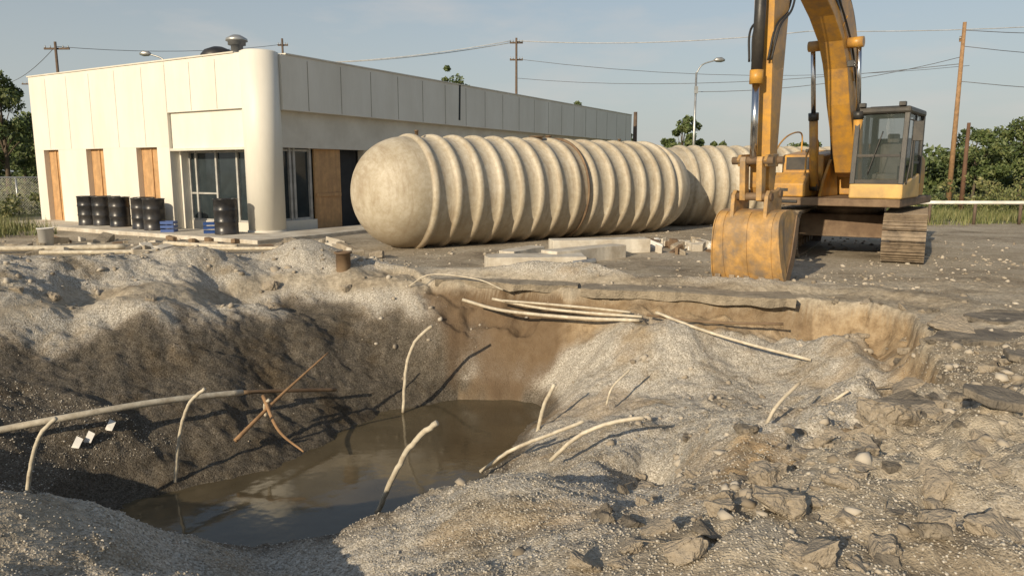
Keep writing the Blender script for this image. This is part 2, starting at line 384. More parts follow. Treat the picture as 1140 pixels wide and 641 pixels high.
gr=np.clip((Yf-27+3*fbm(Xf,Yf,.2,3,5))/2,0,1)*np.clip((Xf-4)/4,0,1)+np.clip((-Xf-17.5)/1.5,0,1)*np.clip((Yf-14)/3,0,1)+np.clip((Yf-50)/5,0,1)
setattr_('grass',gr)
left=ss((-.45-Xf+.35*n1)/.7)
damp_shade=left*ss((-.16-Z+.20*n1)/.35)*.9*ss((Yf-4.6)/.8)+ss((-1.30-Z+.05*n1)/.22)*.8  # low left bank: shade and damp painted darker; waterline band is wet
setattr_('damp_shade',damp_shade)
soil=ss((S+.03)/.05)*ss((.6-S+.2*n1)/.35)*ss(DEP/.2)*(1-.6*ss((4.6-Yf)/.8))
setattr_('soil',soil*.9+.4*ss((n1-.15)/.5)*PIT*(Xf>-.8))
setattr_('darksoil_shadow',.8*ss((S+.02)/.05)*ss((.9-S+.3*n1)/.4)*ss((1.1-Xf+.4*n1)/.7)*ss((Xf+1.9)/.4)*(Yf>10)+.5*ss((S+.01)/.03)*ss((.17-S)/.1)*(Xf>.9)*(Xf<4.2)*(Yf>9.5))  # dark soil at left, plus painted shadow strip under the slab edge
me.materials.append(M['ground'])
ground=bpy.data.objects.new('ground',me); link(ground)
mesh_obj('water',[(-5.5,5.0,-1.6),(1.2,5.0,-1.6),(1.2,11.2,-1.6),(-5.5,11.2,-1.6)],[(0,1,2,3)],M['water'])
def hz(x,y): return float(H(np.array([x]),np.array([y]))[0])
# ---------------------------------------------------------------- rocks
t=(1+5**.5)/2
ICO=np.array([(-1,t,0),(1,t,0),(-1,-t,0),(1,-t,0),(0,-1,t),(0,1,t),(0,-1,-t),(0,1,-t),(t,0,-1),(t,0,1),(-t,0,-1),(-t,0,1)])/math.sqrt(1+t*t)
ICF=np.array([(0,11,5),(0,5,1),(0,1,7),(0,7,10),(0,10,11),(1,5,9),(5,11,4),(11,10,2),(10,7,6),(7,1,8),(3,9,4),(3,4,2),(3,2,6),(3,6,8),(3,8,9),(4,9,5),(2,4,11),(6,2,10),(8,6,7),(9,8,1)])
def rocks(name,x,y,s,mat,sink=.15,zz=None):
    n=len(x); z=H(x,y) if zz is None else zz
    V=ICO[None]*(1+rng.uniform(-.35,.35,(n,12,1)))
    sc=np.stack([rng.uniform(.7,1.3,n),rng.uniform(.6,1.1,n),rng.uniform(.4,1,n)],1)[:,None,:]
    V=V*sc
    a=rng.uniform(0,6.28,n);ca,sa=np.cos(a)[:,None],np.sin(a)[:,None]
    tl=rng.uniform(-.5,.5,n);ct,st=np.cos(tl)[:,None],np.sin(tl)[:,None]
    y1=V[...,1]*ct-V[...,2]*st;z1=V[...,1]*st+V[...,2]*ct;x1=V[...,0]
    V=np.stack([x1*ca-y1*sa,x1*sa+y1*ca,z1],-1)*s[:,None,None]
    V+=np.stack([x,y,z+s*sink],1)[:,None,:]
    F=(ICF[None]+12*np.arange(n)[:,None,None]).reshape(-1,3)
    me=bpy.data.meshes.new(name); me.vertices.add(12*n); me.vertices.foreach_set('co',V.reshape(-1).astype(np.float32))
    me.loops.add(F.size); me.loops.foreach_set('vertex_index',F.ravel().astype(np.int32))
    me.polygons.add(len(F)); me.polygons.foreach_set('loop_start',np.arange(0,F.size,3,dtype=np.int32)); me.polygons.foreach_set('loop_total',np.full(len(F),3,dtype=np.int32))
    me.update(); me.validate(); me.materials.append(mat)
    return link(bpy.data.objects.new(name,me))
def wedge(n,y0,y1,pw=1.0):
    yy=y0+(y1-y0)*rng.uniform(0,1,n)**pw
    xx=rng.uniform(-.76,.76,n)*yy
    return xx,yy
x,y=wedge(42000,2.3,8,1.2); zz=H(x,y); k=(zz>-1.3)|((x>-.5)&(zz>-1.6))
rocks('pea_gravel',x[k],y[k],rng.uniform(.003,.0075,k.sum())*(1+.05*y[k]),M['pebble'],zz=zz[k])
x,y=wedge(9000,2.6,15,1.0); zz=H(x,y)
dens=np.clip((x-.8)/1.5,0,1)*(y<9.5)*1.0+np.clip((-x-1)/2,0,1)*(y>8)*(zz>-.3)*.5+(y>10.8)*.4+.03
dens*=(fbm(x,y,.8,3,91)+.6)
k=(rng.uniform(0,1,len(x))<dens)&(zz>-1.6)
rocks('rubble',x[k],y[k],.010+.045*rng.uniform(0,1,k.sum())**4,M['rock'],zz=zz[k])
x,y=wedge(900,3,14,1.0); zz=H(x,y)
dens=(np.clip((x-1.5)/2,0,1)*(y<9.5)*.8+np.clip((-x-1.5)/2,0,1)*(y>8)*.3)*(fbm(x,y,.8,3,91)+.5)
k=(rng.uniform(0,1,len(x))<dens)&(zz>-.4)
rocks('rubble',x[k],y[k],.04+.05*rng.uniform(0,1,k.sum())**2.5,M['rock'],sink=-.1,zz=zz[k])
x=rng.uniform(-16,14,5500);y=rng.uniform(12,26,5500)
k=fbm(x,y,.5,3,51)>-.0
rocks('rubble',x[k],y[k],.010+.05*rng.uniform(0,1,k.sum())**5,M['rock'])
def chunk(name,x,y,s,mat,fl=.6,rz=None,lift=.15):
    bm=bmesh.new()
    for i in range(13):
        a_=random.uniform(0,6.28);zz_=random.uniform(-1,1);r_=random.uniform(.75,1.1)
        bm.verts.new((math.cos(a_)*r_*random.uniform(.75,1.15),math.sin(a_)*r_*.85,zz_*fl))
    r=bmesh.ops.convex_hull(bm,input=bm.verts)
    bmesh.ops.delete(bm,geom=[g for g in r['geom_interior'] if isinstance(g,bmesh.types.BMVert)],context='VERTS')
    bmesh.ops.bevel(bm,geom=bm.edges[:],offset=.06,segments=1,affect='EDGES')
    bmesh.ops.triangulate(bm,faces=bm.faces[:])
    bmesh.ops.subdivide_edges(bm,edges=bm.edges[:],cuts=2,use_grid_fill=True)
    if s>.07: bmesh.ops.subdivide_edges(bm,edges=bm.edges[:],cuts=1,use_grid_fill=True)
    off=Vector([random.uniform(0,50) for _ in range(3)])
    for v in bm.verts:
        p=v.co
        v.co=p*(1+.18*mn.noise(p*2.2+off)+.12*mn.noise(p*6+off)+.07*mn.noise(p*14+off))*s
    me=bpy.data.meshes.new(name); bm.to_mesh(me); bm.free(); me.materials.append(mat)
    ob=bpy.data.objects.new(name,me); link(ob); ob.location=(x,y,hz(x,y)+s*fl*lift); ob.rotation_euler=(random.uniform(-.3,.3),random.uniform(-.3,.3),random.uniform(0,6) if rz is None else rz)
    return ob
for px,py,Yy,s,fl in [(1035,572,3.75,.12,.9),(860,605,3.5,.17,.7),(700,615,3.3,.09,.7),(800,590,3.6,.10,.7),(960,560,3.9,.08,.5),(1110,625,3.2,.13,.8),(900,640,3.0,.13,.7),(760,632,3.1,.12,.7),(990,478,5.0,.24,.5),(960,490,4.9,.17,.6),(1090,520,4.4,.07,.6),(940,600,3.4,.06,.6),(770,548,5.0,.07,.6),
  (300,322,11.7,.14,.6),(60,330,9.6,.10,.6),(170,345,9.8,.1,.5),(1120,470,5.1,.08,.6),(850,545,4.1,.14,.7),(385,318,11.8,.1,.6),(640,628,3.2,.06,.6),(300,365,10.9,.12,.5),(930,485,4.7,.16,.6),(1000,430,6.1,.18,.45),(905,505,4.5,.14,.7),(1015,395,7.2,.26,.4),(20,345,9.3,.1,.5),(655,632,3.15,.1,.6),(730,600,3.45,.10,.6),(1060,375,7.9,.28,.3),(1040,610,3.3,.1,.7),(980,625,3.1,.10,.7),(1100,560,3.8,.1,.6),(870,575,3.8,.1,.7),(1030,470,5.2,.14,.5)]:
    X0,Y0,_=unproject(px,py,Yy); chunk('concrete_chunk',X0,Y0,s,M['chunk'],fl,lift=.3)
for i in range(150):
    if i<75:
        j=random.randint(8,15); tt=random.random(); ax,ay,_=RIM[j];bx,by,_=RIM[j+1]
        cx=ax+(bx-ax)*tt+random.gauss(.1,.25);cy=ay+(by-ay)*tt+random.gauss(0,.2)
    else:
        cy=random.uniform(2.9,6.5);cx=cy*random.uniform(.12,.74)
    chunk('earth_clod',cx,cy,random.uniform(.03,.10),random.choice([M['chunk'],M['chunk'],M['asphd']]),random.uniform(.4,.75),lift=.15)
# ---------------------------------------------------------------- broken pavement slabs
def jagslab(name,pts,z0,z1,mat,jit=.06,step=.18):
    out=[]
    n=len(pts)
    for i in range(n):
        a=Vector(pts[i]);b=Vector(pts[(i+1)%n]);L=(b-a).length;m=max(1,int(L/step))
        for k_ in range(m):
            p=a.lerp(b,k_/m); out.append((p.x+random.uniform(-jit,jit),p.y+random.uniform(-jit,jit)))
    return slab(name,out,z0,z1,mat,bevel=.012)
def pave(name,front,back,th=.11):
    L=sum((Vector(front[i+1])-Vector(front[i])).length for i in range(len(front)-1)); nf=int(L/.04)
    def at(pl,t):
        t*=len(pl)-1; i=min(int(t),len(pl)-2); return Vector(pl[i]).lerp(Vector(pl[i+1]),t-i)
    kn=[0.0]
    while kn[-1]<L+.5: kn.append(kn[-1]+random.uniform(.08,.5))
    kv=[random.uniform(-.13,.10) for _ in kn]
    def jag(d):
        for i in range(len(kn)-1):
            if kn[i]<=d<=kn[i+1]: return kv[i]+(kv[i+1]-kv[i])*(d-kn[i])/(kn[i+1]-kn[i])
        return 0
    V=[];F=[];nb=14
    for i in range(nf+1):
        t=i/nf; a=at(front,t)+Vector((0,jag(t*L)+mn.noise(Vector((t*L*9,9,0)))*.02)); b=at(back,t)
        for j in range(nb+1):
            u=(j/nb); p=a.lerp(b,u)
            top=.03*(1-u)**1.5+.014*mn.noise(Vector((p.x*3,p.y*3,1)))+.006*mn.noise(Vector((p.x*12,p.y*12,4)))-.012*u-.012*(j==0)
            V.append((p.x,p.y,top))
        p=a+Vector((0,.03+.03*mn.noise(Vector((t*L*5,1,5))))); V.append((p.x,p.y,-th+.025*mn.noise(Vector((t*L*3,1,2))))); V.append((p.x,p.y+.5,-th))
    m=nb+3
    for i in range(nf):
        for j in range(nb): F.append((i*m+j,(i+1)*m+j,(i+1)*m+j+1,i*m+j+1))
        F.append((i*m,i*m+nb+1,(i+1)*m+nb+1,(i+1)*m)); F.append((i*m+nb+1,i*m+nb+2,(i+1)*m+nb+2,(i+1)*m+nb+1))
    return mesh_obj(name,V,F,M['asph'],None)
pave('pavement_edge',[(-1.25,11.85),(-.4,11.5),(.3,11.3),(1.0,11.02)],[(-1.3,12.6),(0,12.6),(1.2,12.4)],.09)
pave('pavement_edge',[(1.03,10.88),(1.8,10.66),(2.6,10.38),(3.4,10.12),(3.9,9.98)],[(1.3,12.2),(2.8,11.8),(4.2,11.2)],.11)
for (cx,cy,w,h_,tilt) in [(2.95,5.45,.28,.24,.25),(5.3,7.6,.9,.4,.03),(4.9,6.4,.55,.35,-.06),(5.9,8.5,.8,.4,.0),(3.2,4.7,.25,.2,-.15),(4.3,5.6,.4,.25,.1),(3.7,4.9,.22,.18,.2),(5.6,6.9,.5,.3,.05)]:
    pts=[(cx+w*math.cos(a_)*random.uniform(.7,1.15),cy+h_*math.sin(a_)*random.uniform(.7,1.15)) for a_ in [k_*.785 for k_ in range(8)]]
    o=jagslab('asphalt_slab',pts,0,.06,M['asphd'],.03,.09)
    z_=hz(cx,cy)
    for v in o.data.vertices: v.co.z+=z_-.015+(v.co.x-cx)*tilt+.04*mn.noise(v.co*3)
# ---------------------------------------------------------------- building
Bd=empty('commercial_building',(-6.64,19.9,0),math.radians(59.5))
HT=4.86; LX=26.3; LY=11.2
W=M['white']
ops=[(4.49,5.51,.55),(7.22,8.17,.1),(9.77,10.66,.1)]
ZO=2.45
box('wall_upper',(0,3.9,ZO),(.3,LY,HT),W,Bd)
ed=[3.9]+[v for o in ops for v in o[:2]]+[LY]
for i in range(0,len(ed),2): box('wall_pier',(0,ed[i],0),(.3,ed[i+1],ZO-.002),W,Bd)
for i,(a_,b_,zb) in enumerate(ops):
    box('plywood_board',(.17,a_,zb),(.22,b_,ZO-.004),M['ply'],Bd)
    box('plywood_batten',(.14,(a_+b_)/2-.03,zb+.02),(.169,(a_+b_)/2+.03,ZO-.03),M['ply'],Bd)
    box('sill',(-.04,a_,zb-.08),(.25,b_,zb-.002),M['white2'],Bd)
    if zb>.2: box('under_sill',(.05,a_,0),(.28,b_,zb-.085),M['white2'],Bd)
box('fascia_corner',(.004,.5,3.42),(.3,3.898,HT),W,Bd)
box('sign_band',(.1,.5,2.4),(.3,3.88,3.418),W,Bd)
box('band_trim',(.0,.6,2.33),(.12,3.89,2.398),M['white2'],Bd)
for yv in [5.0,6.35,7.7,8.97,10.2]:
    box('panel_seam',(-.003,yv-.008,ZO+.02),(.004,yv+.008,HT-.1),M['seam'],Bd)
for yv in [1.7,2.8,3.9]:
    box('panel_seam',(-.001,yv-.007,3.44),(.006,yv+.007,HT-.1),M['seam'],Bd)
box('store_glass',(.6,.6,.3),(.62,3.8,2.4),M['glass'],Bd)
box('store_base',(.52,.6,0),(.7,3.8,.3),M['white2'],Bd)
for yv in [.75,1.7,2.6,3.5,3.8]: box('mullion',(.54,yv-.035,.302),(.598,yv+.035,2.4),M['frame'],Bd)
for zv in [.33,2.3]: box('mullion',(.555,.6,zv-.025),(.596,3.8,zv+.025),M['frame'],Bd)
box('mullion_short',(.555,2.6,1.08),(.596,3.8,1.13),M['frame'],Bd)
box('recess_soffit',(.302,.5,2.42),(1.2,3.89,2.5),M['white2'],Bd)
box('recess_side',(.302,3.82,0),(1.0,3.9,2.45),W,Bd)
pr=[(0.01,0),(.5,0),(.5,HT+.03),(.44,HT+.06),(0.01,HT+.06)]
c=revolve('round_column',pr,W,Bd,40); c.location=(.42,.42,0)
for pl in c.data.polygons:
    if abs(pl.normal.z)>.5: pl.use_smooth=False
revolve('column_base',[(.53,0),(.53,.13),(.5,.15)],M['white2'],Bd,40).location=(.42,.42,0)
box('fascia_right',(.75,-.05,3.4),(LX,.25,HT),W,Bd)
box('band_right',(.75,.2,2.4),(LX,.5,3.398),M['white2'],Bd)
xv=1.7
while xv<LX:
    box('panel_seam',(xv-.010,-.056,3.42),(xv+.010,-.044,HT-.08),M['seam'],Bd); xv+=1.32
box('fascia_crack',(9.15,-.062,3.6),(9.25,-.052,HT+.01),M['dark'],Bd,rot=(0,.04,0))
box('side_glass',(.75,.5,.35),(2.2,.52,2.4),M['glass'],Bd)
box('side_sill',(.75,.3,0),(2.2,.6,.35),W,Bd)
for xv in [.95,1.35,1.5,2.12]: box('mullion',(xv-.04,.42,.352),(xv+.04,.498,2.398),M['frame'],Bd)
for zv in [.38,2.34]: box('mullion',(.75,.44,zv-.03),(2.16,.495,zv+.03),M['frame'],Bd)
box('plywood_door',(2.22,.36,.02),(3.3,.42,2.395),M['ply'],Bd)
box('plywood_batten',(2.24,.33,1.0),(3.28,.358,1.1),M['ply'],Bd)
box('dark_opening',(3.32,.6,.0),(4.3,.66,2.4),M['dark'],Bd)
box('wall_right',(4.32,.3,0),(LX,.56,2.398),M['white2'],Bd)
for xv in [6,9.5,13,16.5,20]:
    box('side_window',(xv,.27,.9),(xv+2.2,.298,2.2),M['glass'],Bd)
box('wall_back',(.3,LY-.3,0),(LX,LY,HT-.002),W,Bd)
box('wall_end',(LX-.3,.26,0),(LX-.002,LY-.302,HT-.002),W,Bd)
box('roof',(.31,.3,HT-.5),(LX-.31,LY-.31,HT-.4),M['roof'],Bd)
box('floor',(.31,.56,.0),(LX-.31,LY-.31,.03),M['roof'],Bd)
box('parapet_cap',(-.03,.9,HT+.002),(.34,LY+.04,HT+.04),M['white2'],Bd)
box('parapet_cap',(.9,-.08,HT+.002),(LX,.3,HT+.04),M['white2'],Bd)
sw=empty('sidewalk')
box('concrete_walk',(-1.6,-1.5,-.1),(-.02,LY,.1),M['conc'],sw,.02)
box('concrete_walk_side',(-.018,-1.5,-.1),(LX*.6,-.02,.1),M['conc'],sw,.02)
sw.location=Bd.location; sw.rotation_euler=Bd.rotation_euler
rv=empty('roof_vent',(0,0,0)); X0,Y0,_=unproject(264,55,22.3)
rv.location=(X0,Y0,HT-.45)
revolve('stack',[(.17,0),(.17,.95),(.25,.96),(.25,1.05),(.31,1.07),(.3,1.14),(.12,1.24),(.02,1.25)],M['galv'],rv,20)
tv=empty('roof_fan'); X0,Y0,_=unproject(243,62,23.5); tv.location=(X0,Y0,HT-.3)
revolve('fan_hood',[(.3,0),(.3,.5),(.5,.55),(.52,.7),(.4,.85),(.15,.95),(.01,.96)],M['black'],tv,24)
# ---------------------------------------------------------------- tanks
def tank(name,c0,c1,R,spacing,dome=.95,fit=True):
    c0=Vector(c0);c1=Vector(c1); L=(c1-c0).length
    e=empty(name,(c0.x,c0.y,R-.02),math.atan2(c1.y-c0.y,c1.x-c0.x))
    prof=[]
    for i in range(15):
        a_=math.pi/2*(i/14); prof.append((R*math.sin(a_) if i else .005,-R*dome*math.cos(a_)))
    z=.12
    while z<L-.1:
        for (dz,dr) in [(-.10,0),(-.08,.04),(-.05,.068),(0,.075),(.05,.068),(.08,.04),(.10,0)]:
            prof.append((R+dr,z+dz))
        prof.append((R-.006,z+spacing/2)); z+=spacing
    for i in range(15):
        a_=math.pi/2*(1-i/14); prof.append((R*math.sin(a_) if i<14 else .005,L+R*dome*math.cos(a_)))
    seg=96;V=[];F=[]
    for (r,zv) in prof:
        for k_ in range(seg):
            t_=2*math.pi*k_/seg
            w=1+.004*math.sin(3*t_+zv)+.004*mn.noise(Vector((zv*2,math.cos(t_)*2,math.sin(t_)*2)))
            V.append((zv,r*w*math.cos(t_),r*w*math.sin(t_)))
    for i in range(len(prof)-1):
        for k_ in range(seg):
            k2=(k_+1)%seg; F.append((i*seg+k_,(i+1)*seg+k_,(i+1)*seg+k2,i*seg+k2))
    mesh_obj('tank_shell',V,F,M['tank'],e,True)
    prs=[(R+.02,0),(R+.08,0),(R+.08,.03),(R+.02,.03)]
    if fit:
        s=revolve('strap',prs,M['rust'],e,64); s.rotation_euler=(0,math.pi/2,0); s.location=(4.55,0,0)
        for fx,rr,hh in [(.35,.04,.14),(3.9,.16,.1),(4.3,.07,.12),(6.9,.04,.1)]:
            f=revolve('fitting',[(rr,0),(rr,hh),(rr*1.25,hh),(rr*1.25,hh+.03),(.01,hh+.03)],M['rust'],e,16); f.location=(fx,.0,R-.02)
    return e
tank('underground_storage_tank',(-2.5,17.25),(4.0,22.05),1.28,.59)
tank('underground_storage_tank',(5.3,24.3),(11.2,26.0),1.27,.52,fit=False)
# ---------------------------------------------------------------- drums etc
def drum(x,y,name='oil_drum'):
    e=empty(name,(x,y,.1))
    pr=[(.01,0),(.285,0),(.3,.015),(.3,.03),(.287,.04)]
    for zc in (.31,.6): pr+=[(.287,zc-.03),(.3,zc),(.287,zc+.03)]
    pr+=[(.287,.86),(.3,.87),(.3,.89),(.28,.892),(.275,.872),(.01,.872)]
    revolve('body',pr,M['drum'],e,28)
    f=revolve('bung',[(.035,0),(.035,.02),(.005,.02)],M['galv'],e,10); f.location=(.17,.05,.872)
    e.rotation_euler=(0,0,random.uniform(0,6)); return e
for px,Yy in [(100,23.0),(116,22.8),(135,22.3),(126,23.2),(160,21.4),(173,20.9),(163,22.0)]:
    X0,Y0,_=unproject(px,255,Yy); drum(X0,Y0)
X0,Y0,_=unproject(253,262,19.6); e=drum(X0,Y0); e.scale=(1.05,1.05,1.05)
cb=empty('white_cabinet',(-11.4,23.2,.1),math.radians(149.5))
box('body',(-.6,-.2,0),(.6,.2,1.02),M['bucketw'],cb,.01); box('top',(-.63,-.23,1.022),(.63,.23,1.06),M['bucketw'],cb,.01); box('door_gap',(-.006,.2,.1),(.006,.204,.95),M['seam'],cb)
e=empty('white_bucket',(-10.9,17.2,hz(-10.9,17.2)+.02)); e.scale=(1.1,1.1,1.1)
revolve('pail',[(.01,0),(.13,0),(.155,.36),(.165,.36),(.165,.38),(.14,.38),(.12,.05),(.01,.04)],M['bucketw'],e,24)
tube('handle',[(.155,0,.33),(.1,.12,.25),(0,.17,.2),(-.1,.12,.25),(-.155,0,.33)],.006,M['galv'],e,6)
for px,Yy in [(189,20.3),(235,19.9)]:
    X0,Y0,_=unproject(px,262,Yy)
    e=empty('blue_crate',(X0,Y0,.1),random.uniform(0,1)); e.scale=(.9,.9,1)
    for z_ in (0,.11,.22):
        for s_ in (-1,1):
            box('slat',(-.2,s_*.15-.01,z_),(.2,s_*.15+.01,z_+.075),M['blue'],e); box('slat_end',(s_*.19-.01,-.139,z_),(s_*.19+.01,.139,z_+.075),M['blue'],e)
    box('base',(-.18,-.138,.005),(.18,.138,.02),M['blue'],e)
def chunkslab(name,cx,cy,w,d,ang,th,mat,z=None,tilt=None):
    ca,sa=math.cos(ang),math.sin(ang); pts=[]
    for (u,v) in [(-1,-1),(-.3,-1.05),(.4,-.95),(1,-1),(1.03,0),(1,.95),(.2,1.05),(-.5,.96),(-1,1),(-1.05,.1)]:
        u=u*w/2*random.uniform(.93,1.05);v=v*d/2*random.uniform(.93,1.05); pts.append((cx+u*ca-v*sa,cy+u*sa+v*ca))
    z=hz(cx,cy) if z is None else z
    o=jagslab(name,pts,z-.03,z+th,mat,.015,.2)
    tx,ty=(random.uniform(-.12,.12),random.uniform(-.12,.12)) if tilt is None else tilt
    for v in o.data.vertices: v.co.z+=(v.co.x-cx)*tx+(v.co.y-cy)*ty
    return o
chunkslab('concrete_island',.45,13.9,1.8,.7,.05,.22,M['conc'],tilt=(0,0))
chunkslab('concrete_island',1.45,14.8,2.0,.45,.7,.27,M['conc'],tilt=(0,0))
chunkslab('concrete_island',1.95,16.1,2.2,.5,.2,.30,M['conc'],tilt=(0,0))
chunkslab('concrete_island',.2,15.0,1.2,.4,1.0,.24,M['conc'],tilt=(0,0))
chunkslab('concrete_island',.9,14.9,1.0,1.0,.4,.12,M['conc'],tilt=(0,0))
for i in range(60):
    cx=random.gauss(3.9,.9);cy=random.gauss(17,.9)
    chunkslab('concrete_scrap',cx,cy,random.uniform(.08,.6)*random.uniform(.5,1),random.uniform(.06,.28),random.uniform(0,3),random.uniform(.03,.16),random.choice([M['conc'],M['bucketw'],M['rust'],M['conc'],M['chunk']]),tilt=(random.uniform(-.4,.4),random.uniform(-.3,.3)))
for i in range(70):
    cx=random.uniform(-13,-2.5);cy=random.uniform(14.6,18.6)
    if cy>17 and cx>-4: continue
    chunkslab('concrete_scrap',cx,cy,random.uniform(.1,.65),random.uniform(.06,.3),random.uniform(0,3),random.uniform(.03,.15),random.choice([M['conc'],M['chunk'],M['asph'],M['rust']]),tilt=(random.uniform(-.3,.3),random.uniform(-.3,.3)))
for (a_,b_,r_) in [((-11.5,15.6),(-8.6,16.3),.06),((-9.6,14.9),(-7.0,15.4),.045),((-8,16.9),(-6.1,16.3),.05),((-7.0,15.8),(-5.0,15.9),.04)]:
    tube('scrap_pipe',[(*a_,.12),((a_[0]+b_[0])/2,(a_[1]+b_[1])/2,.1),(*b_,.1)],r_,M['pipe'])
X0,Y0,_=unproject(383,312,12.2)
revolve('sump_pipe',[(.12,-.2),(.12,.22),(.15,.22),(.15,.25),(.1,.25),(.1,-.1)],M['rust'],None,18).location=(X0,Y0,hz(X0,Y0))
for (px,py,Yy) in [(645,297,13.4),(655,294,13.6)]:
    X0,Y0,_=unproject(px,py,Yy); tube('pipe_stub',[(X0-.12,Y0,.07),(X0,Y0,.08),(X0+.13,Y0+.05,.09)],.06,M['galv'])
# ---------------------------------------------------------------- pit pipes
def pp(name,pts,r,mat=None,r2=None,jit=0): return tube(name,[unproject(*p) for p in pts],r*.7,mat or M['pipe'],None,10,None if r2 is None else r2,jit)
pp('bent_pipe',[(449,458,9.95),(452,410,9.9),(462,380,9.85),(481,362,9.8)],.033,None,None,.004)
pp('bent_pipe',[(194,550,7.5),(199,490,7.4),(210,450,7.35),(228,432,7.3)],.026,None,None,.004)
pp('bent_pipe',[(29,560,6.3),(34,520,6.3),(44,485,6.3),(62,465,6.3)],.028,None,None,.003)
pp('bent_pipe',[(420,570,6.7),(440,525,6.5),(462,490,6.4),(486,470,6.3)],.038,None,None,.006)
pp('bent_pipe',[(598,483,8.6),(606,450,8.55),(617,427,8.5)],.034,None,None,.004)
pp('bent_pipe',[(612,512,6.7),(645,484,6.6),(680,470,6.55),(716,464,6.5)],.028,None,None,.003)
pp('bent_pipe',[(848,488,6.4),(862,455,6.4),(890,425,6.5)],.024,None,None,.003)
pp('bent_pipe',[(675,450,8.5),(682,430,8.5),(702,410,8.6)],.018)
pp('bent_pipe',[(535,524,7.7),(570,500,7.6),(615,482,7.6),(650,468,7.6)],.03,None,None,.003)
pp('wooden_stake',[(262,490,8.0),(310,442,8.6),(365,392,9.2)],.04,M['wood'],.01)
pp('wooden_stake',[(293,440,8.6),(310,478,8.1),(338,502,7.8)],.036,M['wood'],.01)
pp('bent_pipe',[(296,462,8.5),(295,450,8.5),(300,444,8.5)],.03)
pp('conduit_pipe',[(-60,492,6.7),(0,478,7.0),(90,461,7.35),(180,446,7.9),(270,436,8.6)],.052)
pp('conduit_pipe',[(270,436,8.7),(320,434,9.1),(374,433,9.6)],.035,M['rust'])
pp('conduit_pipe',[(515,333,11.0),(560,345,10.75),(640,353,10.5),(712,356,10.15)],.035)
pp('conduit_pipe',[(548,332,11.1),(600,342,10.8),(660,348,10.5),(715,352,10.2)],.03)
pp('conduit_pipe',[(560,334,10.95),(610,338,10.75),(655,342,10.5),(702,347,10.3)],.025)
pp('conduit_pipe',[(730,347,10.1),(780,366,9.75),(840,384,9.3),(903,400,8.9)],.03)
pp('conduit_pipe',[(720,350,10.25),(790,358,9.95),(872,360,9.75)],.026,M['rust'])
pp('root',[(455,318,11.75),(480,305,11.75),(530,310,11.45),(560,322,11.2)],.015,M['pipe'])
pp('bent_pipe',[(910,458,6.9),(925,447,6.85),(945,434,6.8)],.02)
for px,py,Yy in [(84,492,7.3),(97,482,7.4),(122,484,7.6)]:
    X0,Y0,_=unproject(px,py,Yy); z_=hz(X0,Y0)
    mesh_obj('plastic_scrap',[(X0-.05,Y0,z_+.02),(X0+.04,Y0-.02,z_+.02),(X0+.06,Y0+.04,z_+.10),(X0-.01,Y0+.05,z_+.13),(X0-.02,Y0,z_+.07)],[(0,1,4),(1,2,4),(2,3,4),(3,0,4)],M['bucketw'])
# ---------------------------------------------------------------- excavator
Ex=empty('excavator',(7.4,16.2,0),math.atan2(-.79,-.62))
Un=empty('undercarriage',(0,0,0),math.radians(9),Ex)
Yl,Bk=M['yellow'],M['black']
def track(yc):
    L=4.1;R=.42;zc=.47;half=L/2-R;items=[]
    per=4*half+2*math.pi*R;n=46;w=.37
    for i in range(n):
        s=i/n*per
        if s<2*half: x_,z_,a_=-half+s,zc-R,math.pi
        elif s<2*half+math.pi*R:
            th=(s-2*half)/R; x_,z_,a_=half+R*math.sin(th),zc-R*math.cos(th),math.pi-th
        elif s<4*half+math.pi*R: x_,z_,a_=half-(s-2*half-math.pi*R),zc+R,0
        else:
            th=(s-4*half-math.pi*R)/R; x_,z_,a_=-half-R*math.sin(th),zc+R*math.cos(th),-th
        ca,sa=math.cos(a_),math.sin(a_)
        def tr(u,v,q): return (x_+u*ca+v*sa, yc+q, z_-u*sa+v*ca)
        pl=per/n*.46
        def bx(u0,u1,v0,v1,q): return [tr(u0,v0,-q),tr(u1,v0,-q),tr(u1,v0,q),tr(u0,v0,q),tr(u0,v1,-q),tr(u1,v1,-q),tr(u1,v1,q),tr(u0,v1,q)]
        items.append(bx(-pl,pl,0,.028,w))
        for u in (-pl*.85,0,pl*.75): items.append(bx(u-.011,u+.011,.029,.055,w))
        items.append(bx(-pl,pl,-.09,-.002,.12))
    join_boxes('track_belt',items,M['track'],Un)
    prism('track_frame',[(-half,.28),(half,.28),(half+.1,.45),(half-.3,.66),(-half+.3,.66),(-half-.1,.45)],yc-.2,yc+.2,M['rust'],Un,.02)
    for xx,rr in [(-half,.33),(half,.31)]: rod('sprocket',(xx,yc-.1,zc),(xx,yc+.1,zc),rr,M['rust'],Un,seg=24)
    for k_ in range(7):
        xx=-half+.3+k_*(2*half-.6)/6; rod('roller',(xx,yc-.22,.2),(xx,yc+.22,.2),.09,M['rust'],Un)
track(1.12);track(-1.12)
prism('car_body',[(-1,.4),(1,.4),(.75,.86),(-.75,.86)],-.9,.9,M['rust'],Un,.03)
rod('slew_ring',(0,0,.86),(0,0,1.06),.68,M['rust'],Ex,seg=36)
box('deck',(-1.6,-1.3,1.061),(1.75,1.3,1.22),M['rust'],Ex,.02)
cwp=[(-1.62,1.0),(-1.95,1.05),(-2.15,1.3),(-2.2,1.7),(-2.1,2.05),(-1.62,2.15)]
prism('counterweight',cwp,-1.15,1.05,Yl,Ex,.06)
prism('engine_hood',[(-1.6,1.225),(-.35,1.225),(-.35,2.15),(-.5,2.22),(-1.6,2.18)],-1.28,1.05,Yl,Ex,.04)
for k_ in range(6): box('grille',( -1.5,-1.292,1.4+k_*.11),(-.7,-1.282,1.45+k_*.11),Bk,Ex)
